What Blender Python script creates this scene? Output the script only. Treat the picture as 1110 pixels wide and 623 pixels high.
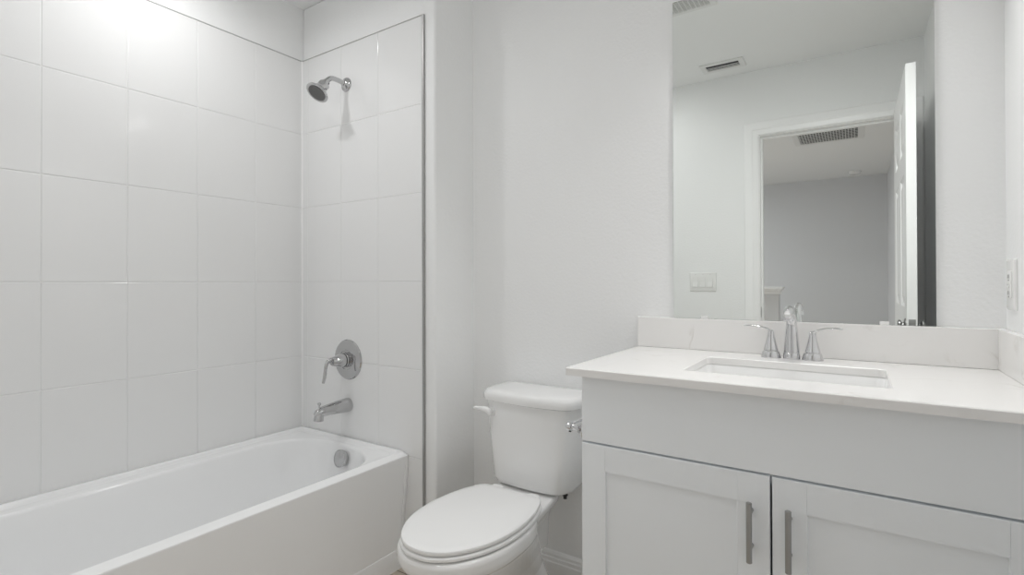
import bpy, bmesh, math
from mathutils import Vector, Matrix
from math import radians as RAD, sin, cos, pi

SC = bpy.context.scene
COL = SC.collection
for _o in list(bpy.data.objects):
    bpy.data.objects.remove(_o, do_unlink=True)

# ------------------------------------------------------------------ camera
W, H = 1110, 623
FPX, PX, PY = 558.4363, 561.398, 303.3636
yaw, pit, rol, CAMH = RAD(33.2232), RAD(0.3138), RAD(-0.1618), 1.1304
_rt = Vector((cos(yaw), sin(yaw), 0)); _fw = Vector((-sin(yaw), cos(yaw), 0)); _z = Vector((0, 0, 1))
_F = _fw * cos(pit) + _z * sin(pit); _U = _z * cos(pit) - _fw * sin(pit)
_R = _rt * cos(rol) + _U * sin(rol); _U2 = _U * cos(rol) - _rt * sin(rol)
cd = bpy.data.cameras.new('camera'); cam = bpy.data.objects.new('camera', cd); COL.objects.link(cam)
cd.sensor_width = 36.0; cd.lens = 36.0 * FPX / W
cd.shift_x = -(PX - W / 2) / W; cd.shift_y = -(H / 2 - PY) / W
cd.clip_start = 0.01; cd.clip_end = 60
_m = Matrix((_R, _U2, -_F)).transposed().to_4x4(); _m.translation = Vector((0, 0, CAMH))
cam.matrix_world = _m
SC.camera = cam

# ------------------------------------------------------------------ light levels and exposure
SC.view_settings.view_transform = 'Standard'
SC.view_settings.look = 'None'
SC.view_settings.gamma = 1.0
SC.view_settings.use_curve_mapping = False
SC.view_settings.exposure = 0.10
VANITY_W = 3.7          # each of the three lamps above the mirror
TUB_LIGHT_W = 3.1       # recessed lamp over the tub
FILL_W = 2.2            # added fill light on the bathroom ceiling, out of view
BEDROOM_W = 43.0        # dim lamp in the room beyond the door
TILT = 32.0              # the vanity shades lean towards the room
LENS = 2.0              # glow of the lamp covers
SC.cycles.max_bounces = 16; SC.cycles.diffuse_bounces = 10; SC.cycles.glossy_bounces = 8
SC.cycles.sample_clamp_indirect = 4.0; SC.cycles.blur_glossy = 0.5
wd = bpy.data.worlds.new('world'); SC.world = wd; wd.use_nodes = True
wd.node_tree.nodes['Background'].inputs[0].default_value = (0.8, 0.85, 0.9, 1)
wd.node_tree.nodes['Background'].inputs[1].default_value = 0.3

def lamp(name, kind, loc, power, size, rot=(0, 0, 0), color=(1, 1, 1), spread=180):
    l = bpy.data.lights.new(name, kind); l.energy = power; l.color = color
    if kind == 'AREA': l.shape = 'DISK'; l.size = size; l.spread = RAD(spread)
    else: l.shadow_soft_size = size
    o = bpy.data.objects.new(name, l); COL.objects.link(o); o.location = loc; o.rotation_euler = rot
    return o

# ------------------------------------------------------------------ materials
def mat(name, color, rough=0.5, metal=0.0, coat=0.0, ior=1.5):
    m = bpy.data.materials.new(name); m.use_nodes = True
    b = m.node_tree.nodes['Principled BSDF']
    b.inputs['Base Color'].default_value = (*color, 1)
    b.inputs['Roughness'].default_value = rough
    b.inputs['Metallic'].default_value = metal
    b.inputs['IOR'].default_value = ior
    b.inputs['Coat Weight'].default_value = coat
    b.inputs['Coat Roughness'].default_value = 0.05
    return m

def add_noise(m, scale, bump=0.0, dist=0.002, c2=None, lo=0.4, hi=0.6, detail=4.0):
    nt = m.node_tree; b = nt.nodes['Principled BSDF']
    tc = nt.nodes.new('ShaderNodeTexCoord')
    n = nt.nodes.new('ShaderNodeTexNoise'); n.inputs['Scale'].default_value = scale; n.inputs['Detail'].default_value = detail
    nt.links.new(tc.outputs['Object'], n.inputs['Vector'])
    if bump:
        bp = nt.nodes.new('ShaderNodeBump'); bp.inputs['Strength'].default_value = bump; bp.inputs['Distance'].default_value = dist
        nt.links.new(n.outputs['Fac'], bp.inputs['Height']); nt.links.new(bp.outputs['Normal'], b.inputs['Normal'])
    if c2:
        r = nt.nodes.new('ShaderNodeValToRGB')
        r.color_ramp.elements[0].position = lo; r.color_ramp.elements[1].position = hi
        r.color_ramp.elements[0].color = b.inputs['Base Color'].default_value; r.color_ramp.elements[1].color = (*c2, 1)
        nt.links.new(n.outputs['Fac'], r.inputs['Fac']); nt.links.new(r.outputs['Color'], b.inputs['Base Color'])
    return m

M = {}
M['paint'] = add_noise(mat('wall_paint', (0.885, 0.89, 0.89), 0.55), 95, 0.5, 0.0018, detail=3)
M['ceiling'] = add_noise(mat('ceiling_paint', (0.885, 0.89, 0.888), 0.7), 70, 0.45, 0.002, detail=3)
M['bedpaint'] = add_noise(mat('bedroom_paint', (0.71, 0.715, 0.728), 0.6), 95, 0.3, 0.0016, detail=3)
M['tile'] = add_noise(mat('glazed_tile', (0.838, 0.84, 0.84), 0.10), 6, 0.05, 0.002, detail=1)
M['trimwhite'] = mat('trim_enamel', (0.92, 0.92, 0.92), 0.3)
M['alu'] = mat('brushed_aluminium', (0.42, 0.42, 0.415), 0.4, 1.0)
M['acrylic'] = mat('tub_acrylic', (0.895, 0.90, 0.905), 0.12)
M['porcelain'] = mat('porcelain', (0.87, 0.87, 0.865), 0.1, coat=0.3)
M['seat'] = mat('seat_plastic', (0.88, 0.88, 0.877), 0.22)
M['cabinet'] = add_noise(mat('cabinet_paint', (0.885, 0.912, 0.935), 0.38), 60, 0.03, 0.0005)
M['dark'] = mat('dark_gap', (0.03, 0.03, 0.03), 0.7)
M['rubber_gap'] = mat('black_rubber_gap', (0.02, 0.02, 0.02), 0.6)  # rubber parts; also shade painted into the valve hub gap
M['chrome'] = mat('chrome', (0.70, 0.70, 0.71), 0.025, 1.0)
M['chromewall'] = mat('polished_chrome', (0.56, 0.56, 0.565), 0.06, 1.0)
M['edge'] = mat('grey_edge_strip', (0.56, 0.56, 0.55), 0.4)
M['nickel'] = mat('satin_nickel', (0.40, 0.40, 0.395), 0.3, 1.0)
M['spray'] = mat('spray_rubber', (0.16, 0.16, 0.16), 0.5)
M['mirror'] = mat('silvered_glass', (0.89, 0.915, 0.895), 0.0, 1.0)
M['plate'] = mat('switch_plastic', (0.84, 0.84, 0.83), 0.25)
M['grille'] = mat('grille_enamel', (0.80, 0.80, 0.79), 0.35)
M['sink'] = mat('sink_ceramic', (0.88, 0.88, 0.875), 0.1)

def quartz(name, base, vein):
    m = mat(name, base, 0.14); nt = m.node_tree; b = nt.nodes['Principled BSDF']
    tc = nt.nodes.new('ShaderNodeTexCoord'); n = nt.nodes.new('ShaderNodeTexNoise')
    n.inputs['Scale'].default_value = 3.5; n.inputs['Detail'].default_value = 8; n.inputs['Distortion'].default_value = 1.4
    s = nt.nodes.new('ShaderNodeMath'); s.operation = 'SUBTRACT'; s.inputs[1].default_value = 0.5
    a = nt.nodes.new('ShaderNodeMath'); a.operation = 'ABSOLUTE'
    r = nt.nodes.new('ShaderNodeValToRGB')
    r.color_ramp.elements[0].position = 0.0; r.color_ramp.elements[0].color = (1, 1, 1, 1)
    r.color_ramp.elements[1].position = 0.022; r.color_ramp.elements[1].color = (0, 0, 0, 1)
    n2 = nt.nodes.new('ShaderNodeTexNoise'); n2.inputs['Scale'].default_value = 7; n2.inputs['Detail'].default_value = 3
    r2 = nt.nodes.new('ShaderNodeValToRGB'); r2.color_ramp.elements[0].position = 0.52; r2.color_ramp.elements[1].position = 0.68
    mu = nt.nodes.new('ShaderNodeMath'); mu.operation = 'MULTIPLY'
    mx = nt.nodes.new('ShaderNodeMix'); mx.data_type = 'RGBA'
    mx.inputs['A'].default_value = (*base, 1); mx.inputs['B'].default_value = (*vein, 1)
    L = nt.links.new
    L(tc.outputs['Object'], n.inputs['Vector']); L(tc.outputs['Object'], n2.inputs['Vector'])
    L(n.outputs['Fac'], s.inputs[0]); L(s.outputs[0], a.inputs[0]); L(a.outputs[0], r.inputs['Fac'])
    L(n2.outputs['Fac'], r2.inputs['Fac']); L(r.outputs['Color'], mu.inputs[0]); L(r2.outputs['Color'], mu.inputs[1])
    L(mu.outputs[0], mx.inputs['Factor']); L(mx.outputs['Result'], b.inputs['Base Color'])
    return m
M['quartz'] = quartz('white_quartz', (0.87, 0.86, 0.848), (0.74, 0.715, 0.69))

def planks():
    m = mat('wood_look_plank', (0.40, 0.33, 0.26), 0.45); nt = m.node_tree; b = nt.nodes['Principled BSDF']
    tc = nt.nodes.new('ShaderNodeTexCoord'); br = nt.nodes.new('ShaderNodeTexBrick')
    br.inputs['Scale'].default_value = 1.0; br.inputs['Brick Width'].default_value = 1.2; br.inputs['Row Height'].default_value = 0.18
    br.inputs['Mortar Size'].default_value = 0.002
    br.inputs['Color1'].default_value = (0.76, 0.68, 0.57, 1); br.inputs['Color2'].default_value = (0.65, 0.57, 0.47, 1)
    br.inputs['Mortar'].default_value = (0.16, 0.13, 0.1, 1)
    mp = nt.nodes.new('ShaderNodeMapping'); mp.inputs['Scale'].default_value = (1.5, 22, 1)
    n = nt.nodes.new('ShaderNodeTexNoise'); n.inputs['Scale'].default_value = 2.0; n.inputs['Detail'].default_value = 5
    mx = nt.nodes.new('ShaderNodeMix'); mx.data_type = 'RGBA'; mx.blend_type = 'MULTIPLY'; mx.inputs['Factor'].default_value = 0.5
    L = nt.links.new
    L(tc.outputs['Object'], br.inputs['Vector']); L(tc.outputs['Object'], mp.inputs['Vector']); L(mp.outputs['Vector'], n.inputs['Vector'])
    L(br.outputs['Color'], mx.inputs['A']); L(n.outputs['Fac'], mx.inputs['B']); L(mx.outputs['Result'], b.inputs['Base Color'])
    return m
M['floor'] = planks()

def emit(name, color, s):
    m = bpy.data.materials.new(name); m.use_nodes = True
    b = m.node_tree.nodes['Principled BSDF']
    b.inputs['Base Color'].default_value = (0.9, 0.9, 0.9, 1)
    b.inputs['Emission Color'].default_value = (*color, 1); b.inputs['Emission Strength'].default_value = s
    return m
M['shade'] = mat('opal_glass', (0.85, 0.85, 0.84), 0.3)
M['lens'] = emit('lit_lens', (1.0, 0.985, 0.96), LENS)

# ------------------------------------------------------------------ mesh helpers
ORG = {}
class MB:
    """collects closed shapes (world coordinates) for ONE mesh object"""
    def __init__(s): s.v = []; s.f = []
    def add(s, verts, faces):
        o = len(s.v); s.v += [tuple(p) for p in verts]; s.f += [tuple(i + o for i in f) for f in faces]; return s
    def box(s, x0, x1, y0, y1, z0, z1):
        v = [(x0, y0, z0), (x1, y0, z0), (x1, y1, z0), (x0, y1, z0), (x0, y0, z1), (x1, y0, z1), (x1, y1, z1), (x0, y1, z1)]
        return s.add(v, [(0, 3, 2, 1), (4, 5, 6, 7), (0, 1, 5, 4), (1, 2, 6, 5), (2, 3, 7, 6), (3, 0, 4, 7)])
    def loft(s, rings, cap0=True, cap1=True, closed=False):
        n = len(rings[0]); v = [p for r in rings for p in r]; f = []
        k = len(rings)
        for i in range(k if closed else k - 1):
            a, b = i * n, ((i + 1) % k) * n
            for j in range(n): f.append((a + j, a + (j + 1) % n, b + (j + 1) % n, b + j))
        if not closed:
            if cap0: f.append(tuple(reversed(range(n))))
            if cap1: f.append(tuple((k - 1) * n + j for j in range(n)))
        return s.add(v, f)
    def lathe(s, prof, origin, axis, n=40):
        """prof: (radius, height along axis)"""
        a = Vector(axis).normalized(); u = a.orthogonal().normalized(); w = a.cross(u); o = Vector(origin)
        rings = [[o + a * h + (u * cos(2 * pi * j / n) + w * sin(2 * pi * j / n)) * max(r, 1e-5) for j in range(n)] for r, h in prof]
        return s.loft(rings)
    def tube(s, pts, rads, n=24, up=(0, 0, 1)):
        """rads: number or (side, up) per point; smooth path"""
        P = [Vector(p) for p in pts]; rings = []
        for i, p in enumerate(P):
            t = (P[min(i + 1, len(P) - 1)] - P[max(i - 1, 0)]).normalized()
            sd = t.cross(Vector(up))
            if sd.length < 1e-4: sd = t.cross(Vector((0, 1, 0)))
            sd.normalize(); w = sd.cross(t).normalized()
            r = rads[i]; ra, rb = r if isinstance(r, tuple) else (r, r)
            rings.append([p + sd * ra * cos(2 * pi * j / n) + w * rb * sin(2 * pi * j / n) for j in range(n)])
        return s.loft(rings)
    def build(s, name, m, parent=None, bevel=0.0, seg=2, sharp=35, smooth=True):
        me = bpy.data.meshes.new(name)
        org = ORG.get(parent.name, Vector((0, 0, 0))) if parent else Vector((0, 0, 0))
        me.from_pydata([tuple(Vector(p) - org) for p in s.v], [], s.f)
        bm = bmesh.new(); bm.from_mesh(me); bmesh.ops.recalc_face_normals(bm, faces=bm.faces); bm.to_mesh(me); bm.free()
        me.materials.append(m)
        if smooth:
            me.polygons.foreach_set('use_smooth', [True] * len(me.polygons))
            me.set_sharp_from_angle(angle=RAD(sharp))
        o = bpy.data.objects.new(name, me); COL.objects.link(o)
        if parent: o.parent = parent; ORG[o.name] = org
        if bevel:
            b = o.modifiers.new('bevel', 'BEVEL'); b.width = bevel; b.segments = seg; b.limit_method = 'ANGLE'; b.angle_limit = RAD(40); b.harden_normals = True
        return o

def catmull(pts, n, closed=False):
    P = [Vector(p) for p in pts]; out = []; k = len(P); segs = k if closed else k - 1
    for i in range(segs):
        g = (lambda j: P[j % k]) if closed else (lambda j: P[min(max(j, 0), k - 1)])
        a, b, c, d = g(i - 1), g(i), g(i + 1), g(i + 2)
        for q in range(n):
            t = q / n
            out.append(0.5 * ((2 * b) + (c - a) * t + (2 * a - 5 * b + 4 * c - d) * t * t + (3 * b - a - 3 * c + d) * t ** 3))
    if not closed: out.append(P[-1].copy())
    return out

def lerp_list(vals, n):
    out = []
    for i in range(len(vals) - 1):
        for q in range(n):
            t = q / n; a, b = vals[i], vals[i + 1]
            if isinstance(a, tuple): out.append(tuple(x + (y - x) * t for x, y in zip(a, b)))
            else: out.append(a + (b - a) * t)
    out.append(vals[-1]); return out

def offset2d(o, d):
    """inset (d<0) or outset a closed counter-clockwise 2-D outline"""
    n = len(o); out = []
    for i in range(n):
        t = (Vector(o[(i + 1) % n][:2]) - Vector(o[i - 1][:2])).normalized()
        out.append((o[i][0] + t.y * d, o[i][1] - t.x * d))
    return out

def rrect(x0, x1, y0, y1, r, k=6):
    out = []
    for cx, cy, a in ((x1 - r, y1 - r, 0), (x0 + r, y1 - r, 90), (x0 + r, y0 + r, 180), (x1 - r, y0 + r, 270)):
        for i in range(k + 1):
            t = RAD(a + 90 * i / k); out.append((cx + r * cos(t), cy + r * sin(t)))
    return out

def lift(o, z): return [(p[0], p[1], z) for p in o]

def thing(name, label, cat, loc, group=None):
    o = bpy.data.objects.new(name, None); COL.objects.link(o); o.location = loc; o.empty_display_size = 0.05
    o['label'] = label; o['category'] = cat
    if group: o['group'] = group
    ORG[o.name] = Vector(loc); return o

def tag(o, label, cat, group=None):
    o['label'] = label; o['category'] = cat
    if group: o['group'] = group
    return o

def struct(o, label=None):
    o['kind'] = 'structure'
    if label: o['label'] = label
    return o

# ------------------------------------------------------------------ room constants (metres)
XL, YP, YM, XR, ZC = -2.2001, 1.4875, 1.7346, 0.3138, 2.4417
XT, XE, YB = -1.4152, -1.3622, -0.0321          # tile end, stub wall end, door wall face
TT = 0.008                                       # tile thickness
DX0, DX1, DZ = -0.4906, 0.2200, 2.0319           # door opening

# ------------------------------------------------------------------ the setting
struct(MB().box(-3.7, 0.6, -4.45, 1.95, -0.1, 0.0).build('floor', M['floor']), 'wood-look plank floor')
struct(MB().box(-3.7, 0.6, -4.45, 1.95, ZC, ZC + 0.1).build('ceiling', M['ceiling']), 'white textured ceiling')
wl = struct(MB().box(XL - 0.15, XL - TT, YB - 0.115, 1.88, 0, ZC).build('wall_left', M['paint']), 'left wall, tiled around the tub')
struct(MB().box(XE - 0.02, 0.46, YM, 1.88, 0, ZC).build('wall_back', M['paint']), 'back wall behind the toilet and vanity')
wa = struct(MB().box(XL - TT, XE, YP + TT, 1.90, 0, ZC).build('wall_alcove', M['paint'], bevel=0.012, seg=4), 'end wall of the tub alcove with the shower fittings')
struct(MB().box(XR, 0.46, YB - 0.115, YM, 0, ZC).build('wall_right', M['paint']), 'right wall beside the vanity')
wf = MB()
wf.box(-3.6, DX0 - 0.018, YB - 0.115, YB, 0, ZC); wf.box(DX0 - 0.018, DX1 + 0.018, YB - 0.115, YB, DZ + 0.018, ZC); wf.box(DX1 + 0.018, XR, YB - 0.115, YB, 0, ZC)
wfo = struct(wf.build('wall_front', M['paint']), 'door wall seen in the mirror')
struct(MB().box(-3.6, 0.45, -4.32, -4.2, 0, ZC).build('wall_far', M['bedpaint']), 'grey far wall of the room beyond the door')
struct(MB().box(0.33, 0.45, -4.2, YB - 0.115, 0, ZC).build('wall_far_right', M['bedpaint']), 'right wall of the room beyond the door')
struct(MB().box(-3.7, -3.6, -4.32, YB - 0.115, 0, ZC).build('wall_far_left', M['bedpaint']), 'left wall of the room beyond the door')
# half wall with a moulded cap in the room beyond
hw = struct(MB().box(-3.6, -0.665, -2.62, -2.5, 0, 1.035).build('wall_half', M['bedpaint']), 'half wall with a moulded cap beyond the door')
cp = MB(); cp.box(-3.6, -0.625, -2.66, -2.46, 1.055, 1.08); cp.box(-3.6, -0.64, -2.645, -2.475, 1.035, 1.055); cp.box(-3.6, -0.652, -2.632, -2.488, 1.005, 1.035)
cp.build('cap', M['trimwhite'], hw, bevel=0.003)

# glazed wall tiles: one connected height field per wall, grout lines sunk in
def cuts(edges, g=0.0012, b=0.0022):
    """edges: joint positions -> list of (coordinate, depth 0..1) with bevelled shoulders"""
    out = []
    for i, e in enumerate(edges):
        first, last = i == 0, i == len(edges) - 1
        if not first: out += [(e - g - b, 1.0), (e - g - b * 0.35, 0.75), (e - g, 0.0)]
        if not last: out += [(e + g, 0.0), (e + g + b * 0.35, 0.75), (e + g + b, 1.0)]
    return out
def tiles(name, us, vs, place, m, parent):
    U, V = cuts(us), cuts(vs); v = []; f = []
    for cu, du in U:
        for cv, dv in V: v.append(place(cu, cv, TT * (0.80 + 0.20 * min(du, dv))))
    nv = len(V)
    for i in range(len(U) - 1):
        for j in range(nv - 1): f.append((i * nv + j, i * nv + j + 1, (i + 1) * nv + j + 1, (i + 1) * nv + j))
    # rim back to the wall
    base = len(v); loop = [i * nv for i in range(len(U))] + [(len(U) - 1) * nv + j for j in range(1, nv)] + [i * nv + nv - 1 for i in range(len(U) - 2, -1, -1)] + [j for j in range(nv - 2, 0, -1)]
    crd = [(U[i // nv][0], V[i % nv][0]) for i in loop]
    for c in crd: v.append(place(c[0], c[1], 0.0))
    k = len(loop)
    for i in range(k): f.append((loop[i], loop[(i + 1) % k], base + (i + 1) % k, base + i))
    o = MB().add(v, f).build(name, m, parent, smooth=False)
    return o
ZT, TH, TW = 2.1866, 0.3499, 0.2371
zrows = [0.43] + [ZT - k * TH for k in (4, 3, 2, 1, 0)]
tiles('tile_cladding', [YB + TT] + [1.2584 - k * TW for k in (5, 4, 3, 2, 1, 0)] + [YP], zrows, lambda a, b, h: (XL - TT + h, a, b), M['tile'], wl)
tiles('tile_cladding', [XL, -2.1553, -1.9152, -1.6745, XT - 0.008], [0.0, 0.0872, 0.4371] + [ZT - k * TH for k in (4, 3, 2, 1, 0)], lambda a, b, h: (a, YP + TT - h, b), M['tile'], wa)
tiles('tile_cladding', [XL, -2.1553, -1.9152, -1.6745, XT - 0.008], [0.0, 0.0872, 0.4371] + [ZT - k * TH for k in (4, 3, 2, 1, 0)], lambda a, b, h: (a, YB + h, b), M['tile'], wfo)
# metal edge strips around the tile
struct(MB().box(XT - 0.008, XT + 0.001, YP - 0.001, YP + TT, 0, ZT + 0.003).build('trim_1', M['alu'], bevel=0.0015), 'vertical metal tile edge strip')
struct(MB().box(XL, XT + 0.001, YP - 0.0005, YP + TT, ZT, ZT + 0.003).build('trim_2', M['edge'], bevel=0.001), 'metal strip along the top of the end wall tile')
struct(MB().box(XL - TT, XL + 0.0005, YB, YP + TT, ZT, ZT + 0.003).build('trim_3', M['edge'], bevel=0.001), 'metal strip along the top of the left wall tile')

struct(MB().loft([[(XL, YP, z), (XL + 0.005, YP, z), (XL + 0.0016, YP - 0.0016, z), (XL, YP - 0.005, z)] for z in (0.44, ZT)]).build('trim_7', M['trimwhite'], sharp=60), 'white caulk bead in the tiled corner')

# baseboards (profile: depth, height) swept along a straight line
BP = [(0, 0), (0.014, 0), (0.014, 0.062), (0.011, 0.066), (0.011, 0.078), (0.0075, 0.082), (0.0075, 0.092), (0.004, 0.1), (0.0, 0.104)]
def baseboard(name, a, b, nrm, label):
    a, b, nrm = Vector(a), Vector(b), Vector(nrm)
    rings = [[p + nrm * d + Vector((0, 0, h)) for d, h in BP] for p in (a, b)]
    return struct(MB().loft(rings).build(name, M['trimwhite'], sharp=20), label)
baseboard('baseboard_back', (XE + 0.014, YM, 0), (-0.600, YM, 0), (0, -1, 0), 'white moulded baseboard behind the toilet')
baseboard('baseboard_alcove', (XE, YP + TT, 0), (XE, YM, 0), (1, 0, 0), 'white baseboard on the alcove return')
baseboard('baseboard_front', (XT + 0.02, YB, 0), (DX0 - 0.09, YB, 0), (0, 1, 0), 'white baseboard below the switches')
baseboard('baseboard_right', (XR, YB, 0), (XR, 1.2, 0), (-1, 0, 0), 'white baseboard behind the open door')
baseboard('baseboard_far', (-3.6, -4.2, 0), (0.33, -4.2, 0), (0, 1, 0), 'white baseboard in the room beyond')

# door frame: jamb lining and moulded casing on both sides of the wall
jm = MB(); y0, y1 = YB - 0.115, YB
jm.box(DX0 - 0.018, DX0, y0, y1, 0, DZ + 0.018); jm.box(DX1, DX1 + 0.018, y0, y1, 0, DZ + 0.018); jm.box(DX0, DX1, y0, y1, DZ, DZ + 0.018)
jm.box(DX0, DX0 + 0.011, y0 + 0.04, y1 - 0.04, 0, DZ); jm.box(DX1 - 0.011, DX1, y0 + 0.04, y1 - 0.04, 0, DZ); jm.box(DX0 + 0.011, DX1 - 0.011, y0 + 0.04, y1 - 0.04, DZ - 0.011, DZ)
tr = struct(jm.build('trim_4', M['trimwhite'], bevel=0.001), 'white door jamb with stop')
CPF = [(0.0, 0.0), (0.0, 0.011), (0.006, 0.014), (0.03, 0.0155), (0.036, 0.0185), (0.055, 0.0185), (0.062, 0.016), (0.078, 0.013), (0.083, 0.008), (0.083, 0.0)]
def casing(yw, sgn):
    r = 0.005; path = [((DX0 - r), 0, -1, 0), (DX0 - r, DZ + r, -1, 1), (DX1 + r, DZ + r, 1, 1), (DX1 + r, 0, 1, 0)]
    return MB().loft([[(px + ox * w, yw + sgn * t, pz + oz * w) for w, t in CPF] for px, pz, ox, oz in path])
struct(casing(YB, 1).build('trim_5', M['trimwhite'], sharp=20), 'white moulded door casing')
struct(casing(YB - 0.115, -1).build('trim_6', M['trimwhite'], sharp=20), 'white moulded door casing on the far side')
st = MB()
st.loft([lift([(DX0 + 0.0, 0)], 0) * 3] * 0 or [[(DX0 + 0.0015 * k, YB - 0.022 + 0.0145 * cos(a), 0.945 + 0.033 * sin(a)) for a in [2 * pi * i / 24 for i in range(24)]] for k in (-0.2, 1.4)])
st.build('strike_plate', M['nickel'], tr)

# six-panel door leaf, swung open into the bathroom along the right wall
LX0, LX1, LY0, LY1, LZ0, LZ1 = 0.180, 0.215, -0.020, 0.755, 0.012, 2.045
def panel_door():
    b = MB()
    ys = [LY0, LY0 + 0.115, LY0 + 0.335, LY0 + 0.44, LY0 + 0.66, LY1]
    zs = [LZ0, 0.25, 0.86, 1.02, 1.60, 1.70, 1.925, LZ1]
    for xf, sg in ((LX0, 1), (LX1, -1)):
        for i in range(5):
            for j in range(7):
                a, c, e, g = ys[i], ys[i + 1], zs[j], zs[j + 1]
                q = lambda ins, dep: [(xf + sg * dep, a + ins, e + ins), (xf + sg * dep, c - ins, e + ins), (xf + sg * dep, c - ins, g - ins), (xf + sg * dep, a + ins, g - ins)]
                if i in (1, 3) and j in (1, 3, 5):
                    rings = [q(0, 0), q(0.006, 0.004), q(0.014, 0.0075), q(0.024, 0.0075), q(0.048, 0.0015)]
                    b.loft(rings, cap0=False)
                else:
                    b.add(q(0, 0), [(0, 1, 2, 3)])
    for yy in (LY0, LY1): b.add([(LX0, yy, LZ0), (LX1, yy, LZ0), (LX1, yy, LZ1), (LX0, yy, LZ1)], [(0, 1, 2, 3)])
    for zz in (LZ0, LZ1): b.add([(LX0, LY0, zz), (LX1, LY0, zz), (LX1, LY1, zz), (LX0, LY1, zz)], [(0, 1, 2, 3)])
    return b
dm = panel_door()
dl = dm.build('door_1', M['trimwhite'], smooth=False)
_bm = bmesh.new(); _bm.from_mesh(dl.data); bmesh.ops.remove_doubles(_bm, verts=_bm.verts, dist=1e-5); bmesh.ops.recalc_face_normals(_bm, faces=_bm.faces); _bm.to_mesh(dl.data); _bm.free()
struct(dl, 'white six-panel door standing open along the right wall')
KN = [(0.029, 0.0), (0.029, 0.003), (0.025, 0.006), (0.011, 0.008), (0.010, 0.013), (0.018, 0.016), (0.023, 0.020), (0.0225, 0.025), (0.016, 0.029), (0.0, 0.030)]
MB().lathe(KN, (LX0, LY1 - 0.06, 0.945), (-1, 0, 0)).build('knob', M['nickel'], dl)
MB().lathe(KN, (LX1, LY1 - 0.06, 0.945), (1, 0, 0)).build('knob', M['nickel'], dl)
lp = MB().box(LX0 + 0.0055, LX1 - 0.0055, LY1 - 0.001, LY1 + 0.0012, 0.917, 0.973); lp.box(LX0 + 0.012, LX1 - 0.012, LY1, LY1 + 0.009, 0.937, 0.953)
lp.build('latch_plate', M['nickel'], dl, bevel=0.0006)
for z in (0.22, 1.03, 1.83):
    MB().lathe([(0.0055, 0), (0.0055, 0.09)], (DX1 + 0.001, YB + 0.006, z), (0, 0, 1), 16).build('hinge', M['nickel'], dl)

# ------------------------------------------------------------------ bathtub
TX0, TX1, TY0, TY1, RIM = XL + 0.0005, -1.5000, YB + TT + 0.0005, YP - 0.0005, 0.4465
tub = thing('bathtub', 'white alcove bathtub below the tiled walls', 'bathtub', ((TX0 + TX1) / 2, (TY0 + TY1) / 2, 0))
tcx, tcy = (TX0 + TX1) / 2, (TY0 + TY1) / 2
NT = 192
def norm_dir(j): a = 2 * pi * j / NT; return cos(a), sin(a)
def rect_ring(ins, zf):
    out = []
    for j in range(NT):
        c, s = norm_dir(j); t = 1 / max(abs(c), abs(s)); x, y = tcx + c * t * ((TX1 - TX0) / 2 - ins), tcy + s * t * ((TY1 - TY0) / 2 - ins)
        out.append((x, y, zf(x, y) if callable(zf) else zf))
    return out
def basin_ring(ins, z, insy=None):
    insy = ins if insy is None else insy
    bx0, bx1, by0, by1 = -2.118 + ins, -1.551 - ins, 0.065 + insy * 2.0, 1.432 - insy
    cx, cy = (bx0 + bx1) / 2, (by0 + by1) / 2; a, b = (bx1 - bx0) / 2, (by1 - by0) / 2; ry = min(0.2, b * 0.6); h = b - ry
    out = []
    for j in range(NT):
        c, s = norm_dir(j); dx, dy = c * a, s * b
        def F(t):
            X, Y = abs(dx * t) / a, abs(dy * t)
            return X if Y <= h else (X ** 2.3 + ((Y - h) / ry) ** 2.3) ** (1 / 2.3)
        lo, hi = 0.3, 1.5
        for _ in range(40):
            mid = (lo + hi) / 2
            if F(mid) < 1: lo = mid
            else: hi = mid
        out.append((cx + dx * lo, cy + dy * lo, z))
    return out
def led(h): return lambda x, y: RIM + h * min(1, max(0, (TX1 - 0.014 - x) / 0.016))
rings = [rect_ring(0.02, 0.05), rect_ring(0.02, RIM - 0.02), rect_ring(0.0003, RIM - 0.006), rect_ring(0.0012, RIM - 0.0025), rect_ring(0.004, lambda x, y: led(0.011)(x, y) - 0.0012), rect_ring(0.008, led(0.012)),
         rect_ring(0.024, led(0.012)), rect_ring(0.030, led(0.009)), rect_ring(0.036, led(0.001)), rect_ring(0.040, RIM),
         basin_ring(-0.003, RIM), basin_ring(0.0, RIM - 0.001), basin_ring(0.0035, RIM - 0.0045), basin_ring(0.0065, RIM - 0.012), basin_ring(0.014, RIM - 0.06), basin_ring(0.034, 0.28), basin_ring(0.05, 0.19),
         basin_ring(0.068, 0.14), basin_ring(0.095, 0.112), basin_ring(0.13, 0.101), basin_ring(0.20, 0.098)]
MB().loft(rings).build('basin', M['acrylic'], tub, sharp=50)
ap = MB()
APF = [0, (TX1 - 0.0003, RIM - 0.006), (TX1 - 0.0012, RIM - 0.014), (TX1 - 0.004, 0.40), (TX1 - 0.034, 0.095), (TX1 - 0.033, 0.088), (TX1 - 0.018, 0.078), (TX1 - 0.016, 0.072), (TX1 - 0.016, 0.0), (TX1 - 0.06, 0.0), (TX1 - 0.06, 0.39), (TX1 - 0.02, RIM - 0.02)]
ap.loft([[(x, y, z) for x, z in APF[1:]] for y in (TY0, TY1 - 0.016)])
ap.loft([[(x + (0.004 if 0 < i < 7 and z < 0.43 else 0), y, z) for i, (x, z) in enumerate(APF[1:])] for y in (TY1 - 0.016, TY1)])
ap.build('apron', M['acrylic'], tub, sharp=32)
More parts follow.
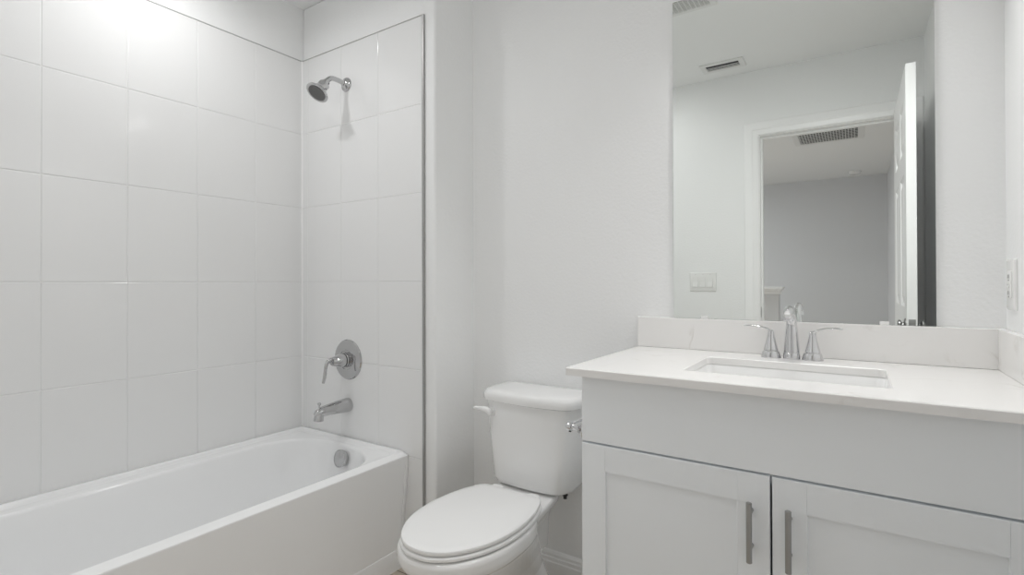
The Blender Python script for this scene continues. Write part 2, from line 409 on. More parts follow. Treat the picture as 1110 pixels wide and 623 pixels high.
MB().lathe([(0.033, -0.012), (0.037, 0.003), (0.0365, 0.006), (0.032, 0.008), (0.031, 0.0065), (0.012, 0.0075), (0.006, 0.009), (0.0, 0.009)], (-1.805, 1.3985, 0.398), (0.0, -1, 0.22)).build('overflow_plate', M['chromewall'], tub)
MB().lathe([(0.036, -0.004), (0.036, 0.003), (0.03, 0.005), (0.012, 0.005), (0.011, 0.012), (0.0, 0.013)], (-1.83, 1.20, 0.1), (0, 0, 1)).build('drain', M['nickel'], tub)

# ------------------------------------------------------------------ shower head, valve, tub spout
SX = -1.876
sh = thing('showerhead', 'chrome bell shower head on a bent arm high on the tiled end wall', 'shower head', (SX, YP, 2.007))
MB().lathe([(0.031, 0), (0.031, 0.003), (0.028, 0.008), (0.02, 0.013), (0.013, 0.017), (0.012, 0.02)], (SX, YP, 2.007), (0, -1, 0)).build('flange', M['chromewall'], sh)
armp = catmull([(SX, YP - 0.004, 2.007), (SX, YP - 0.045, 2.012), (SX, YP - 0.078, 2.010), (SX, YP - 0.098, 1.996), (SX, YP - 0.112, 1.976)], 8)
MB().tube(armp, [0.0105] * len(armp), up=(1, 0, 0)).build('arm', M['chromewall'], sh)
hd = Vector((0.0, -0.60, -0.80)).normalized(); hp = Vector((SX, YP - 0.106, 1.984))
MB().lathe([(0.0, -0.008), (0.013, -0.006), (0.016, 0.002), (0.0165, 0.01), (0.019, 0.014), (0.023, 0.016), (0.0235, 0.034), (0.026, 0.042), (0.033, 0.056), (0.043, 0.066), (0.0475, 0.070), (0.0475, 0.0735), (0.044, 0.0755), (0.036, 0.0745), (0.0, 0.0745)], hp, hd, 48).build('head', M['chromewall'], sh)
sf = MB().lathe([(0.0365, 0.074), (0.0365, 0.0765), (0.0, 0.077)], hp, hd, 40)
ux = Vector((1, 0, 0)); uy = hd.cross(ux)
for rr, nn in ((0.0, 1), (0.010, 6), (0.019, 12), (0.028, 18)):
    for k in range(nn):
        p = hp + hd * 0.0765 + ux * rr * cos(2 * pi * k / nn) + uy * rr * sin(2 * pi * k / nn)
        sf.lathe([(0.0017, 0), (0.0012, 0.0022), (0, 0.0023)], p, hd, 8)
sfo = sf.build('spray_face', M['spray'], sh); sfo['label'] = 'dark grey nozzle face'

VX, VZ = -1.8655, 0.796
sv = thing('shower_valve', 'round chrome shower valve with a drooping lever on the tiled end wall', 'shower valve', (VX, YP, VZ))
MB().lathe([(0.088, 0), (0.088, 0.003), (0.085, 0.0065), (0.070, 0.010), (0.055, 0.0125), (0.044, 0.0135), (0.042, 0.0115), (0.0, 0.0115)], (VX, YP, VZ), (0, -1, 0), 64).build('trim_plate', M['chromewall'], sv)
MB().lathe([(0.033, 0.0105), (0.033, 0.026), (0.031, 0.028), (0.0285, 0.028), (0.0285, 0.032), (0.031, 0.034), (0.029, 0.05), (0.022, 0.068), (0.0185, 0.082), (0.016, 0.086), (0.0, 0.087)], (VX, YP, VZ), (0, -1, 0), 48).build('hub', M['chromewall'], sv)
MB().lathe([(0.0292, 0.0275), (0.0302, 0.0285), (0.0302, 0.0325), (0.0292, 0.0335)], (VX, YP, VZ), (0, -1, 0), 40).build('gap_shade', M['rubber_gap'], sv)  # black ring stands in for the shaded gap between sleeve and hub
lv = catmull([(VX, YP - 0.070, VZ + 0.006), (VX - 0.004, YP - 0.092, VZ + 0.008), (VX - 0.008, YP - 0.106, VZ - 0.006), (VX - 0.011, YP - 0.110, VZ - 0.03), (VX - 0.014, YP - 0.112, VZ - 0.062), (VX - 0.016, YP - 0.118, VZ - 0.088)], 6)
MB().tube(lv, lerp_list([(0.008, 0.007), (0.009, 0.0075), (0.0085, 0.0065), (0.007, 0.0055), (0.0085, 0.0055), (0.007, 0.003)], 6), up=(1, 0, 0)).build('lever', M['chromewall'], sv)

ts = thing('tub_spout', 'chrome tub spout with a diverter knob above the tub rim', 'tub spout', (VX, YP, 0.598))
sp = catmull([(VX, YP - 0.0005, 0.598), (VX, YP - 0.012, 0.598), (VX, YP - 0.05, 0.598), (VX, YP - 0.10, 0.597), (VX, YP - 0.135, 0.594), (VX, YP - 0.156, 0.588), (VX, YP - 0.166, 0.580)], 6)
b = MB(); b.tube(sp, lerp_list([(0.030, 0.030), (0.031, 0.031), (0.028, 0.028), (0.0235, 0.023), (0.021, 0.020), (0.018, 0.016), (0.010, 0.008)], 6), up=(1, 0, 0), n=32)
b.lathe([(0.015, 0.0), (0.0195, 0.012), (0.020, 0.034), (0.018, 0.0355), (0.015, 0.0345), (0.0, 0.033)], (VX, YP - 0.148, 0.594), (0, -0.1, -1), 32)
b.build('body', M['chromewall'], ts)
MB().lathe([(0.0035, 0), (0.0035, 0.017), (0.0065, 0.019), (0.0075, 0.024), (0.006, 0.028), (0.0, 0.029)], (VX, YP - 0.148, 0.606), (0, 0, 1), 24).build('diverter_knob', M['chromewall'], ts)

# ------------------------------------------------------------------ toilet
CX = -0.990
to = thing('toilet', 'white two-piece toilet with closed lid between the tub and the vanity', 'toilet', (CX, 1.35, 0))
def egg(hw, yf, yc, yb, nf=2.15, nb=2.6, n=72):
    out = []
    for j in range(n):
        a = 2 * pi * j / n; c, s = cos(a), sin(a)
        e = nb if s > 0 else nf
        x = hw * math.copysign(abs(c) ** (2 / e), c); y = yc + (yb - yc if s > 0 else yc - yf) * math.copysign(abs(s) ** (2 / e), s)
        out.append((CX + x, y))
    return out
bw = MB()
bw.loft([lift(egg(0.105, 1.165, 1.40, 1.66, 2.4, 4), 0.0), lift(egg(0.107, 1.16, 1.40, 1.66, 2.4, 4), 0.012), lift(egg(0.098, 1.175, 1.40, 1.65, 2.4, 4), 0.03), lift(egg(0.094, 1.17, 1.38, 1.62, 2.3, 4), 0.09),
         lift(egg(0.102, 1.135, 1.34, 1.60), 0.16), lift(egg(0.125, 1.085, 1.29, 1.56), 0.23), lift(egg(0.150, 1.040, 1.255, 1.52), 0.29), lift(egg(0.164, 1.017, 1.24, 1.485), 0.326),
         lift(egg(0.166, 1.014, 1.24, 1.48), 0.336), lift(egg(0.1735, 1.003, 1.24, 1.475), 0.342), lift(egg(0.176, 0.999, 1.235, 1.47), 0.358), lift(egg(0.1755, 0.999, 1.235, 1.47), 0.378), lift(egg(0.172, 1.003, 1.235, 1.468), 0.386), lift(egg(0.165, 1.01, 1.235, 1.46), 0.389)])
def deck(hw0, hw1, y0, y1, z):     # widens a little towards the bowl
    o = rrect(-1, 1, y0, y1, 0.02); return [(CX + (px / 1.0) * (hw0 + (hw1 - hw0) * (y1 - py) / (y1 - y0)) if abs(px) > 0.5 else CX + px, py, z) for px, py in o]
bw.loft([deck(0.070, 0.085, 1.36, 1.60, 0.20), deck(0.076, 0.100, 1.36, 1.60, 0.31), deck(0.090, 0.124, 1.36, 1.60, 0.342), deck(0.108, 0.146, 1.36, 1.605, 0.362), deck(0.113, 0.150, 1.36, 1.608, 0.384), deck(0.110, 0.146, 1.37, 1.603, 0.391)])
bo = bw.build('bowl', M['porcelain'], to)
rm = bo.modifiers.new('union', 'REMESH'); rm.mode = 'VOXEL'; rm.voxel_size = 0.0034; rm.use_smooth_shade = True
sm = bo.modifiers.new('soften', 'SMOOTH'); sm.factor = 0.5; sm.iterations = 5
HALF = [(0.0, 1.004), (0.035, 1.008), (0.072, 1.026), (0.108, 1.060), (0.140, 1.113), (0.159, 1.17), (0.168, 1.235), (0.167, 1.295), (0.158, 1.36), (0.142, 1.415), (0.126, 1.450), (0.108, 1.466), (0.08, 1.470), (0.0, 1.471)]
hp_ = [(p.x, p.y) for p in catmull([(x, y, 0) for x, y in HALF], 6)]
OUT = [(CX + x, y) for x, y in hp_] + [(CX - x, y) for x, y in reversed(hp_[1:-1])]
def slab(outline, z0, z1, r, dome=0.0):
    cyy = 1.25
    R = [lift(offset2d(outline, -r), z0), lift(offset2d(outline, -r * 0.3), z0 + r * 0.3), lift(outline, z0 + r), lift(outline, z1 - r), lift(offset2d(outline, -r * 0.3), z1 - r * 0.3), lift(offset2d(outline, -r), z1)]
    for k in (0.9, 0.75, 0.5, 0.25):
        R.append([(CX + (p[0] - CX) * k, cyy + (p[1] - cyy) * k, z1 + dome * (1 - k * k)) for p in offset2d(outline, -r)])
    return R
se = MB(); so = offset2d(OUT, 0.003)
inn = [(CX + (p[0] - CX) * 0.66, 1.235 + (p[1] - 1.235) * 0.68) for p in OUT]
se.loft([lift(offset2d(so, -0.005), 0.3915), lift(so, 0.395), lift(so, 0.401), lift(offset2d(so, -0.003), 0.4045), lift(offset2d(so, -0.008), 0.4055), lift(inn, 0.4055), lift(offset2d(inn, -0.003), 0.399), lift(inn, 0.3915)], closed=True)
se.build('seat', M['seat'], to)
MB().loft(slab(OUT, 0.4075, 0.421, 0.0045, 0.0035)).build('lid', M['seat'], to)
for s in (-1, 1):
    MB().loft([lift(rrect(CX + s * 0.075 - 0.022, CX + s * 0.075 + 0.022, 1.474, 1.502, 0.008), z) for z in (0.389, 0.409)] + [lift(rrect(CX + s * 0.075 - 0.018, CX + s * 0.075 + 0.018, 1.477, 1.499, 0.007), 0.413)]).build('hinge', M['seat'], to)
TCX = -0.981
def tankring(hw, yf, yb, bow, z, r=0.03):
    o = []; n = 24
    # front edge bows outward towards the middle; corners rounded
    front = []
    for i in range(n + 1):
        t = -1 + 2 * i / n
        x = hw * t; y = yf - bow * (1 - t * t)
        e = max(0, abs(t) - (1 - r / hw)) / (r / hw)
        y += r * (1 - math.sqrt(max(0, 1 - e * e)))
        x = math.copysign(min(abs(x), hw), x); front.append((TCX + x, y, z))
    return front + [(TCX + hw, yb - 0.012, z), (TCX + hw - 0.003, yb - 0.004, z), (TCX + hw - 0.012, yb, z), (TCX - hw + 0.012, yb, z), (TCX - hw + 0.003, yb - 0.004, z), (TCX - hw, yb - 0.012, z)]
TB = YM - 0.012
MB().loft([tankring(0.118, 1.585, TB - 0.03, 0.015, 0.393, 0.04), tankring(0.142, 1.562, TB - 0.012, 0.017, 0.396, 0.045), tankring(0.155, 1.552, TB - 0.004, 0.018, 0.405, 0.045), tankring(0.1605, 1.5475, TB, 0.018, 0.420, 0.045), tankring(0.172, 1.547, TB, 0.02, 0.52, 0.045), tankring(0.182, 1.5465, TB, 0.022, 0.62, 0.045), tankring(0.188, 1.546, TB, 0.023, 0.6965, 0.045)]).build('tank', M['porcelain'], to, sharp=45)
MB().loft([tankring(0.194, 1.541, TB, 0.026, 0.6985, 0.05), tankring(0.2005, 1.535, TB + 0.003, 0.028, 0.702, 0.052), tankring(0.202, 1.534, TB + 0.004, 0.028, 0.712, 0.052), tankring(0.2015, 1.5345, TB + 0.004, 0.028, 0.724, 0.052), tankring(0.197, 1.539, TB + 0.001, 0.028, 0.732, 0.052), ] + [[(TCX + (x - TCX) * k, 1.63 + (y - 1.63) * k, 0.732 + dz) for x, y, z in tankring(0.197, 1.539, TB + 0.001, 0.028, 0.732, 0.052)] for k, dz in ((0.96, 0.004), (0.9, 0.0058), (0.7, 0.0075), (0.4, 0.0085), (0.15, 0.009))]).build('tank_lid', M['porcelain'], to, sharp=45)
b = MB(); lz = 0.660
b.lathe([(0.016, 0.006), (0.0165, -0.004), (0.014, -0.010), (0.0, -0.011)], (TCX - 0.142, 1.538, lz - 0.002), (0, 1, 0), 28)
lp_ = catmull([(TCX - 0.138, 1.523, lz - 0.006), (TCX - 0.142, 1.517, lz + 0.002), (TCX - 0.158, 1.515, lz + 0.007), (TCX - 0.180, 1.517, lz + 0.0075), (TCX - 0.205, 1.521, lz + 0.005), (TCX - 0.216, 1.523, lz + 0.003)], 6)
b.tube(lp_, lerp_list([(0.010, 0.012), (0.010, 0.013), (0.008, 0.011), (0.0065, 0.0085), (0.006, 0.007), (0.003, 0.0035)], 6))
b.build('flush_lever', M['seat'], to)
for s in (-1, 1):
    MB().lathe([(0.010, 0.0), (0.010, -0.005), (0.006, -0.006), (0.006, -0.016), (0.0, -0.016)], (TCX + s * 0.132, 1.592, 0.3955), (0, 0, 1), 20).build('tank_bolt', M['rubber_gap'], to)

# ------------------------------------------------------------------ vanity
VX0, VX1, VYF, VTOP = -0.599, XR - 0.001, 1.2142, 0.8915
YBX = VYF + 0.019                         # carcass front, doors are laid on it
va = thing('vanity_cabinet', 'pale grey shaker vanity cabinet with two doors under the quartz counter', 'cabinet', ((VX0 + VX1) / 2, 1.47, 0))
c = MB()
c.box(VX0, VX0 + 0.018, YBX, YM - 0.015, 0.0, VTOP); c.box(VX1 - 0.018, VX1, YBX, YM - 0.015, 0.0, VTOP)
c.box(VX0 + 0.018, VX1 - 0.018, YM - 0.021, YM - 0.015, 0.1, VTOP); c.box(VX0 + 0.018, VX1 - 0.018, YBX, YM - 0.021, 0.1, 0.118)
c.box(VX0 + 0.018, VX1 - 0.018, YBX + 0.06, YBX + 0.078, 0.0, 0.1)
c.box(VX0 + 0.018, VX1 - 0.018, YBX, YBX + 0.019, 0.86, VTOP); c.box(VX0 + 0.018, VX1 - 0.018, YBX, YBX + 0.019, 0.695, 0.735)
c.box(0.288, VX1 - 0.018, YBX, YBX + 0.019, 0.118, 0.695)
c.build('body', M['cabinet'], va)
MB().box(VX0 + 0.001, VX1, VYF, YBX, 0.7205, VTOP - 0.001).build('drawer_front', M['cabinet'], va, bevel=0.0015)
def vdoor(x0, x1, hx):
    z0, z1, s = 0.108, 0.7155, 0.0645; y = VYF
    xa, xb, za, zb2 = x0 + s, x1 - s, z0 + s, z1 - s
    g = 0.0005
    U = [x0, x0 + 0.0012, xa - g, xa, xa + g, xa + 0.0022, xb - 0.0022, xb - g, xb, xb + g, x1 - 0.0012, x1]
    V = [z0, z0 + 0.0012, za - 0.0005, za, za + 0.0022, zb2 - 0.0022, zb2, zb2 + 0.0005, z1 - 0.0012, z1]
    def dep(a, c):
        d = 0.0
        if a in (x0, x1) or c in (z0, z1): d = 0.0012
        if a in (xa, xb) and not (za <= c <= zb2) and d == 0: d = 0.0011
        ins = min(a - xa, xb - a, c - za, zb2 - c)
        if ins >= 0.002: d = 0.0072
        elif ins > 0: d = 0.0009
        return d
    v = [(a, y + dep(a, c), c) for a in U for c in V]; nv = len(V); nu = len(U); f = []
    for i in range(nu - 1):
        for k in range(nv - 1): f.append((i * nv + k, i * nv + k + 1, (i + 1) * nv + k + 1, (i + 1) * nv + k))
    loop = [i * nv for i in range(nu)] + [(nu - 1) * nv + k for k in range(1, nv)] + [i * nv + nv - 1 for i in range(nu - 2, -1, -1)] + [k for k in range(nv - 2, 0, -1)]
    base = len(v); v += [(v[q][0], YBX - 0.0002, v[q][2]) for q in loop]; n = len(loop)
    for k in range(n): f.append((loop[k], loop[(k + 1) % n], base + (k + 1) % n, base + k))
    f.append(tuple(base + k for k in range(n)))
    d = MB().add(v, f).build('door', M['cabinet'], va, smooth=False)
    h = MB().lathe([(0.0045, 0), (0.006, 0.0012), (0.006, 0.1268), (0.0045, 0.128)], (hx, y - 0.030, 0.535), (0, 0, 1), 24)
    for zz in (0.561, 0.637): h.lathe([(0.0052, -0.001), (0.0045, 0.004), (0.0045, 0.030)], (hx, y, zz), (0, -1, 0), 16)
    h.build('handle', M['nickel'], d)['label'] = 'satin nickel bar pull'
vdoor(VX0 + 0.001, -0.1553, -0.1915)
vdoor(-0.1505, 0.287, -0.1175)
MB().box(0.289, VX1, VYF + 0.001, YBX, 0.108, 0.7155).build('filler_strip', M['cabinet'], va, bevel=0.001)

# countertop with the cut-out for the sink
CT = 0.9115; CXL, CYF = -0.6290, 1.1825
SX0, SX1, SY0, SY1 = -0.3635, 0.0620, 1.3020, 1.5770
NK = 7
def oring(ins, z): return lift(rrect(CXL + ins, XR - 0.0005 - (0 if ins < 0.01 else 0), CYF + ins, YM - 0.0005, 0.003, NK), z)
def hring(ins, z): return lift(rrect(SX0 - ins, SX1 + ins, SY0 - ins, SY1 + ins, 0.016, NK), z)
ct = MB().loft([oring(0, CT - 0.0198), oring(0, CT - 0.002), oring(0.002, CT), hring(0.002, CT), hring(0.0, CT - 0.002), hring(0.0, CT - 0.0198)], closed=True)
tag(ct.build('countertop', M['quartz']), 'white quartz countertop on the vanity with a sink cut-out', 'countertop')
tag(MB().box(CXL - 0.001, XR - 0.0005, YM - 0.0196, YM - 0.0003, CT + 0.0003, 1.0128).build('backsplash', M['quartz'], bevel=0.0015), 'long white quartz backsplash under the mirror behind the faucet', 'backsplash')
tag(MB().box(XR - 0.0196, XR - 0.0003, CYF + 0.004, YM - 0.0198, CT + 0.0003, 1.0128).build('side_splash', M['quartz'], bevel=0.0015), 'short quartz splash on the right wall at the counter end', 'backsplash')

# undermount sink
sk = thing('sink', 'white rectangular undermount sink set below the countertop', 'sink', ((SX0 + SX1) / 2, (SY0 + SY1) / 2, 0.75))
def sring(i, z, r): return lift(rrect(SX0 + i, SX1 - i, SY0 + i, SY1 - i, r, NK), z)
zb = CT - 0.0202
b = MB()
b.loft([sring(-0.025, zb - 0.012, 0.03), sring(-0.025, zb, 0.03), sring(-0.003, zb, 0.02), sring(0.0, zb - 0.003, 0.02), sring(0.004, zb - 0.05, 0.022), sring(0.008, zb - 0.105, 0.026), sring(0.018, zb - 0.122, 0.03), sring(0.04, zb - 0.129, 0.03), sring(0.11, zb - 0.134, 0.02)], cap0=False)
b.loft([sring(-0.025, zb - 0.012, 0.03), sring(-0.014, zb - 0.012, 0.03), sring(-0.010, zb - 0.03, 0.03), sring(-0.004, zb - 0.115, 0.03), sring(0.03, zb - 0.140, 0.03), sring(0.11, zb - 0.146, 0.02)], cap0=False)
b.build('basin', M['sink'], sk, sharp=50)
MB().lathe([(0.0, -0.004), (0.029, -0.002), (0.030, 0.002), (0.026, 0.0035), (0.024, 0.001), (0.02, 0.001), (0.019, 0.005), (0.0, 0.007)], ((SX0 + SX1) / 2, (SY0 + SY1) / 2, zb - 0.134), (0, 0, 1)).build('drain', M['chrome'], sk)

# centre-set faucet
FX, FY = -0.1525, 1.652
fa = thing('faucet', 'chrome two-handle faucet behind the sink', 'faucet', (FX, FY, CT))
fp = catmull([(FX, FY, CT), (FX, FY, CT + 0.022), (FX, FY, CT + 0.06), (FX, FY - 0.001, CT + 0.10), (FX, FY - 0.009, CT + 0.122), (FX, FY - 0.030, CT + 0.1365), (FX, FY - 0.060, CT + 0.1385), (FX, FY - 0.092, CT + 0.1335), (FX, FY - 0.104, CT + 0.131)], 7)
b = MB(); b.tube(fp, lerp_list([(0.0215, 0.0215), (0.0205, 0.0205), (0.0175, 0.0175), (0.0138, 0.0138), (0.0125, 0.0125), (0.0130, 0.0115), (0.0155, 0.0120), (0.0180, 0.0120), (0.0120, 0.0065)], 7), n=32, up=(1, 0, 0.0001))
b.build('spout', M['chrome'], fa)
MB().lathe([(0.022, 0), (0.0222, 0.0015), (0.0215, 0.017), (0.0205, 0.0185), (0.018, 0.0185)], (FX, FY, CT), (0, 0, 1), 40).build('spout_base', M['chrome'], fa)
MB().lathe([(0.0135, -0.004), (0.0140, 0.008), (0.0125, 0.0095), (0.010, 0.0095), (0.0095, 0.007), (0.0, 0.007)], (FX, FY - 0.085, CT + 0.1235), (0, -0.03, -1), 24).build('aerator', M['chrome'], fa)
for s, hx in ((-1, -0.2055), (1, -0.1005)):
    h = MB().lathe([(0.0268, 0), (0.0272, 0.002), (0.0235, 0.016), (0.0215, 0.0205), (0.0185, 0.0205), (0.0185, 0.0222), (0.0195, 0.0235), (0.0165, 0.036), (0.0125, 0.052), (0.0095, 0.066), (0.0085, 0.076), (0.006, 0.0805), (0.0, 0.082)], (hx, FY, CT), (0, 0, 1), 40).build('handle', M['chrome'], fa)
    p = catmull([(hx - s * 0.004, FY, CT + 0.074), (hx + s * 0.010, FY - 0.001, CT + 0.083), (hx + s * 0.030, FY - 0.002, CT + 0.0895), (hx + s * 0.050, FY - 0.004, CT + 0.0915), (hx + s * 0.066, FY - 0.005, CT + 0.0905), (hx + s * 0.072, FY - 0.0055, CT + 0.0895)], 6)
    MB().tube(p, lerp_list([(0.006, 0.004), (0.0075, 0.0035), (0.0075, 0.0025), (0.008, 0.0025), (0.007, 0.0025), (0.003, 0.0015)], 6), n=20).build('lever', M['chrome'], h)

# mirror with its clips
mi = thing('mirror', 'large frameless wall mirror above the vanity backsplash', 'mirror', (-0.165, YM, 1.54))
MB().box(-0.5075, 0.1770, YM - 0.0090, YM - 0.0008, 1.0133, 2.0667).build('glass', M['mirror'], mi, smooth=False)
for x, z, s in ((-0.408, 1.0133, 1), (0.066, 1.0133, 1), (-0.408, 2.0667, -1), (0.066, 2.0667, -1)):
    k = MB(); k.box(x - 0.011, x + 0.011, YM - 0.0113, YM - 0.0092, min(z - s * 0.0003, z + s * 0.009), max(z - s * 0.0003, z + s * 0.009))
    k.build('clip', M['plate'], mi, bevel=0.0008)

# toilet paper holder on the cabinet side
tp = thing('toilet_paper_holder', 'chrome toilet paper holder on the side of the vanity', 'toilet paper holder', (VX0, 1.32, 0.745))
for yy in (1.250, 1.395):
    MB().lathe([(0.030, 0.0), (0.030, 0.004), (0.027, 0.006), (0.016, 0.020), (0.0095, 0.030), (0.009, 0.042), (0.0125, 0.045), (0.013, 0.056), (0.0115, 0.060), (0.0, 0.061)], (VX0 - 0.0002, yy, 0.7405), (-1, 0, 0), 32).build('post', M['chrome'], tp)
    MB().lathe([(0.0035, 0), (0.0035, 0.0022), (0.0, 0.0023)], (VX0 - 0.050, yy - 0.003, 0.7285), (0, -0.2, -1), 14).build('set_screw', M['rubber_gap'], tp)
MB().lathe([(0.006, 0), (0.006, 0.014), (0.0085, 0.015), (0.0085, 0.125), (0.006, 0.126), (0.006, 0.139)], (VX0 - 0.050, 1.253, 0.7405), (0, 1, 0), 24).build('roller', M['chrome'], tp)

# outlet on the right wall
ou = thing('wall_outlet', 'white outlet with test buttons on the right wall above the counter', 'outlet', (XR, 1.664, 1.122))
def xplate(x, y0, y1, z0, z1, t): return MB().loft([[(x - d, a, c_) for a, c_ in rrect(y0 + i, y1 - i, z0 + i, z1 - i, 0.004, 4)] for d, i in ((0.0003, 0), (t * 0.5, 0), (t * 0.85, 0.0015), (t, 0.004))])
xplate(XR, 1.627, 1.701, 1.062, 1.184, 0.0065).build('plate', M['plate'], ou, sharp=30)
xplate(XR - 0.0062, 1.6475, 1.6805, 1.090, 1.156, 0.003).build('receptacle', M['plate'], ou, sharp=30)
for zz, nm in ((1.127, 'test_button'), (1.117, 'reset_button')):
    MB().box(XR - 0.0112, XR - 0.0085, 1.656, 1.672, zz - 0.003, zz + 0.003).build(nm, M['plate'], ou, bevel=0.0006)
for zz in (1.142, 1.103):
    sl = MB()
    for yy in (1.6585, 1.6695): sl.box(XR - 0.0095, XR - 0.0088, yy - 0.001, yy + 0.001, zz - 0.0045, zz + 0.0045)
    sl.lathe([(0.0022, 0), (0.0022, 0.0007)], (XR - 0.0088, 1.664, zz - 0.0085), (-1, 0, 0), 12)
    sl.build('socket_slots', M['rubber_gap'], ou)

# three-gang switch on the door wall
sw = thing('light_switch', 'white three-rocker light switch plate on the wall left of the doorway', 'light switch', (-0.834, YB, 1.133))
def yplate(y, x0, x1, z0, z1, t): return MB().loft([[(a, y + d, c_) for a, c_ in rrect(x0 + i, x1 - i, z0 + i, z1 - i, 0.004, 4)] for d, i in ((0.0003, 0), (t * 0.5, 0), (t * 0.85, 0.0015), (t, 0.004))])
yplate(YB, -0.917, -0.751, 1.072, 1.194, 0.0065).build('plate', M['plate'], sw, sharp=30)
for k in (-1, 0, 1):
    xx = -0.834 + 0.046 * k
    yplate(YB + 0.0058, xx - 0.0185, xx + 0.0185, 1.0985, 1.1675, 0.001).build('bezel', M['plate'], sw, sharp=30)
    r = MB(); x0, x1 = xx - 0.016, xx + 0.016
    r.add([(x0, YB + 0.006, 1.101), (x1, YB + 0.006, 1.101), (x1, YB + 0.006, 1.165), (x0, YB + 0.006, 1.165), (x0, YB + 0.0125, 1.101), (x1, YB + 0.0125, 1.101), (x1, YB + 0.0085, 1.133), (x0, YB + 0.0085, 1.133), (x1, YB + 0.0075, 1.165), (x0, YB + 0.0075, 1.165)],
          [(0, 1, 2, 3), (4, 7, 6, 5), (7, 9, 8, 6), (0, 4, 5, 1), (3, 2, 8, 9), (0, 3, 9, 7, 4), (1, 5, 6, 8, 2)])
    r.build('rocker', M['plate'], sw, smooth=False)
    for zz in (1.0845, 1.1815): MB().lathe([(0.0032, 0), (0.0028, 0.0012), (0.0, 0.0014)], (xx, YB + 0.0063, zz), (0, 1, 0), 14).build('screw', M['plate'], sw)

# ------------------------------------------------------------------ ceiling fittings (seen in the mirror)
def grille(name, label, cat, x0, x1, y0, y1, fr, pitch, along, cross=0.0, tilt=0.5):
    t = thing(name, label, cat, ((x0 + x1) / 2, (y0 + y1) / 2, ZC))
    ins = [(0, 0.0002), (0, 0.004), (0.004, 0.008), (fr - 0.003, 0.008), (fr, 0.005), (fr, 0.0002)]
    MB().loft([lift(rrect(x0 + i, x1 - i, y0 + i, y1 - i, max(0.002, 0.006 - i), 3), ZC - d) for i, d in ins], closed=True).build('frame', M['grille'], t, sharp=25)
    MB().box(x0 + fr * 0.8, x1 - fr * 0.8, y0 + fr * 0.8, y1 - fr * 0.8, ZC - 0.0012, ZC - 0.0002).build('duct_shade', M['dark'], t)  # flat dark sheet painted in for the shade behind the louvres
    s = MB(); w = pitch * (0.27 if pitch < 0.012 else 0.30 if pitch > 0.02 else 0.42); hgt = 0.0045
    lo, hi = (y0, y1) if along == 'x' else (x0, x1)
    n = int((hi - lo - 2 * fr) / pitch)
    for k in range(n):
        p = lo + fr + pitch * (k + 0.5)
        if along == 'x': v = [(x0 + fr, p - w, ZC - 0.0066), (x0 + fr, p - w + 0.0012, ZC - 0.0076), (x0 + fr, p + w * tilt, ZC - 0.0045), (x0 + fr, p + w * tilt - 0.0012, ZC - 0.0036)]; s.loft([v, [(x1 - fr, b_, c_) for a_, b_, c_ in v]])
        else: v = [(p - w, y0 + fr, ZC - 0.0075), (p - w + 0.0012, y0 + fr, ZC - 0.0082), (p + w * tilt, y0 + fr, ZC - 0.003), (p + w * tilt - 0.0012, y0 + fr, ZC - 0.0022)]; s.loft([v, [(a_, y1 - fr, c_) for a_, b_, c_ in v]])
    if cross:
        lo, hi = (x0, x1) if along == 'x' else (y0, y1); m_ = int((hi - lo - 2 * fr) / cross)
        for k in range(1, m_):
            p = lo + fr + (hi - lo - 2 * fr) * k / m_
            if along == 'x': s.box(p - 0.0015, p + 0.0015, y0 + fr, y1 - fr, ZC - 0.0082, ZC - 0.003)
            else: s.box(x0 + fr, x1 - fr, p - 0.0015, p + 0.0015, ZC - 0.0082, ZC - 0.003)
    s.build('louvres', M['grille'], t, smooth=False)
    return t
grille('exhaust_fan', 'square white exhaust fan grille on the bathroom ceiling', 'exhaust fan', -0.815, -0.535, 0.915, 1.195, 0.028, 0.011, 'x', cross=0.02)
grille('ceiling_register', 'small white air register on the bathroom ceiling near the door wall', 'air vent', -0.79, -0.54, 0.100, 0.240, 0.032, 0.019, 'x', tilt=-0.6)
grille('return_air_grille', 'large white return air grille on the ceiling beyond the doorway', 'air vent', -0.475, 0.075, -2.17, -1.66, 0.05, 0.022, 'y', cross=0.05, tilt=0.0)
sd = thing('smoke_detector', 'round white smoke detector on the far ceiling beyond the doorway', 'smoke detector', (0.0, -3.86, ZC))
MB().lathe([(0.068, 0.0002), (0.068, 0.008), (0.064, 0.01), (0.062, 0.024), (0.05, 0.034), (0.02, 0.037), (0.0, 0.037)], (0.0, -3.86, ZC), (0, 0, -1), 40).build('body', M['plate'], sd)

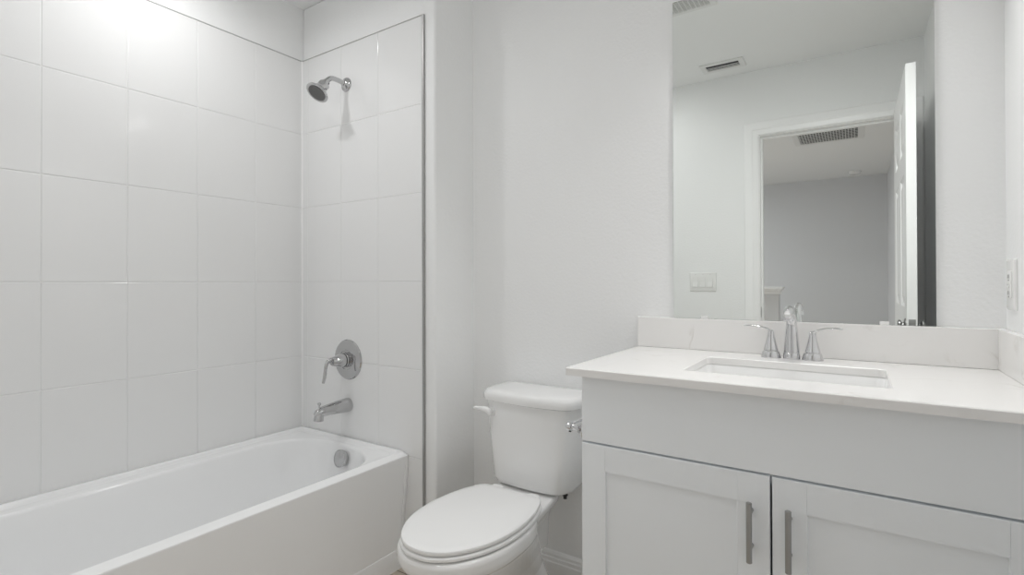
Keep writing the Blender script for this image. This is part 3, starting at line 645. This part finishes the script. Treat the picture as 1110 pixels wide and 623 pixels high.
# ------------------------------------------------------------------ lamps
vl = thing('vanity_light', 'three-shade vanity light on the wall above the mirror', 'wall light', (-0.165, YM, 2.36))
MB().box(-0.335, 0.005, YM - 0.025, YM - 0.0005, 2.325, 2.395).build('back_plate', M['chrome'], vl, bevel=0.004)
for xx in (-0.285, -0.165, -0.045):
    q = catmull([(xx, YM - 0.02, 2.36), (xx, YM - 0.07, 2.372), (xx, YM - 0.11, 2.36), (xx, YM - 0.125, 2.338)], 6)
    MB().tube(q, [0.007] * len(q), up=(1, 0, 0)).build('arm', M['chrome'], vl)
    so_ = Vector((xx, YM - 0.125, 2.34)); sa = Vector((0, sin(RAD(TILT)), cos(RAD(TILT))))
    MB().lathe([(0.012, 0.0), (0.026, -0.006), (0.036, -0.03), (0.044, -0.075), (0.047, -0.105), (0.045, -0.105), (0.0405, -0.075), (0.037, -0.0605), (0.0, -0.060)], so_, sa, 28).build('shade', M['shade'], vl)
    MB().lathe([(0.0365, -0.0612), (0.0365, -0.0635), (0.0, -0.0645)], so_, sa, 28).build('lens', M['lens'], vl)
    lamp('vanity_lamp', 'AREA', so_ - sa * 0.066, VANITY_W, 0.07, rot=(-RAD(TILT), 0, 0), color=(1.0, 0.998, 0.992))
tl = thing('recessed_light', 'round recessed ceiling light over the bathtub', 'ceiling light', (-1.85, 0.80, ZC))
MB().lathe([(0.055, 0.0002), (0.085, 0.0005), (0.086, 0.003), (0.07, 0.007), (0.056, 0.006), (0.055, 0.0002)], (-1.85, 0.80, ZC), (0, 0, -1), 40).build('trim_ring', M['grille'], tl)
MB().lathe([(0.0, 0.0003), (0.056, 0.0005), (0.056, 0.002), (0.0, 0.0022)], (-1.85, 0.80, ZC), (0, 0, -1), 40).build('lens', M['lens'], tl)
lamp('recessed_lamp', 'AREA', (-1.85, 0.80, ZC - 0.009), TUB_LIGHT_W, 0.11, spread=165)
fl = thing('fill_light', 'added round fill light on the bathroom ceiling, out of view', 'ceiling light', (-1.15, 0.50, ZC))  # invented fixture, put in to brighten the cabinet and tub fronts
MB().lathe([(0.12, 0.0002), (0.122, 0.008), (0.118, 0.012), (0.112, 0.012), (0.112, 0.0002)], (-1.15, 0.50, ZC), (0, 0, -1), 48).build('trim_ring', M['grille'], fl)
MB().lathe([(0.111, 0.0003), (0.111, 0.010), (0.09, 0.016), (0.05, 0.02), (0.0, 0.021)], (-1.15, 0.50, ZC), (0, 0, -1), 48).build('lens', M['lens'], fl)
lamp('fill_lamp', 'AREA', (-1.15, 0.50, ZC - 0.023), FILL_W, 0.2)
bl = thing('bedroom_light', 'flush ceiling light in the room beyond the doorway', 'ceiling light', (-2.4, -2.2, ZC))
MB().lathe([(0.15, 0.0003), (0.15, 0.02), (0.14, 0.05), (0.1, 0.07), (0.0, 0.08)], (-2.4, -2.2, ZC), (0, 0, -1), 40).build('shade', M['lens'], bl)
lamp('bedroom_lamp', 'AREA', (-2.4, -2.2, ZC - 0.085), BEDROOM_W, 0.3, color=(0.95, 0.97, 1.0))
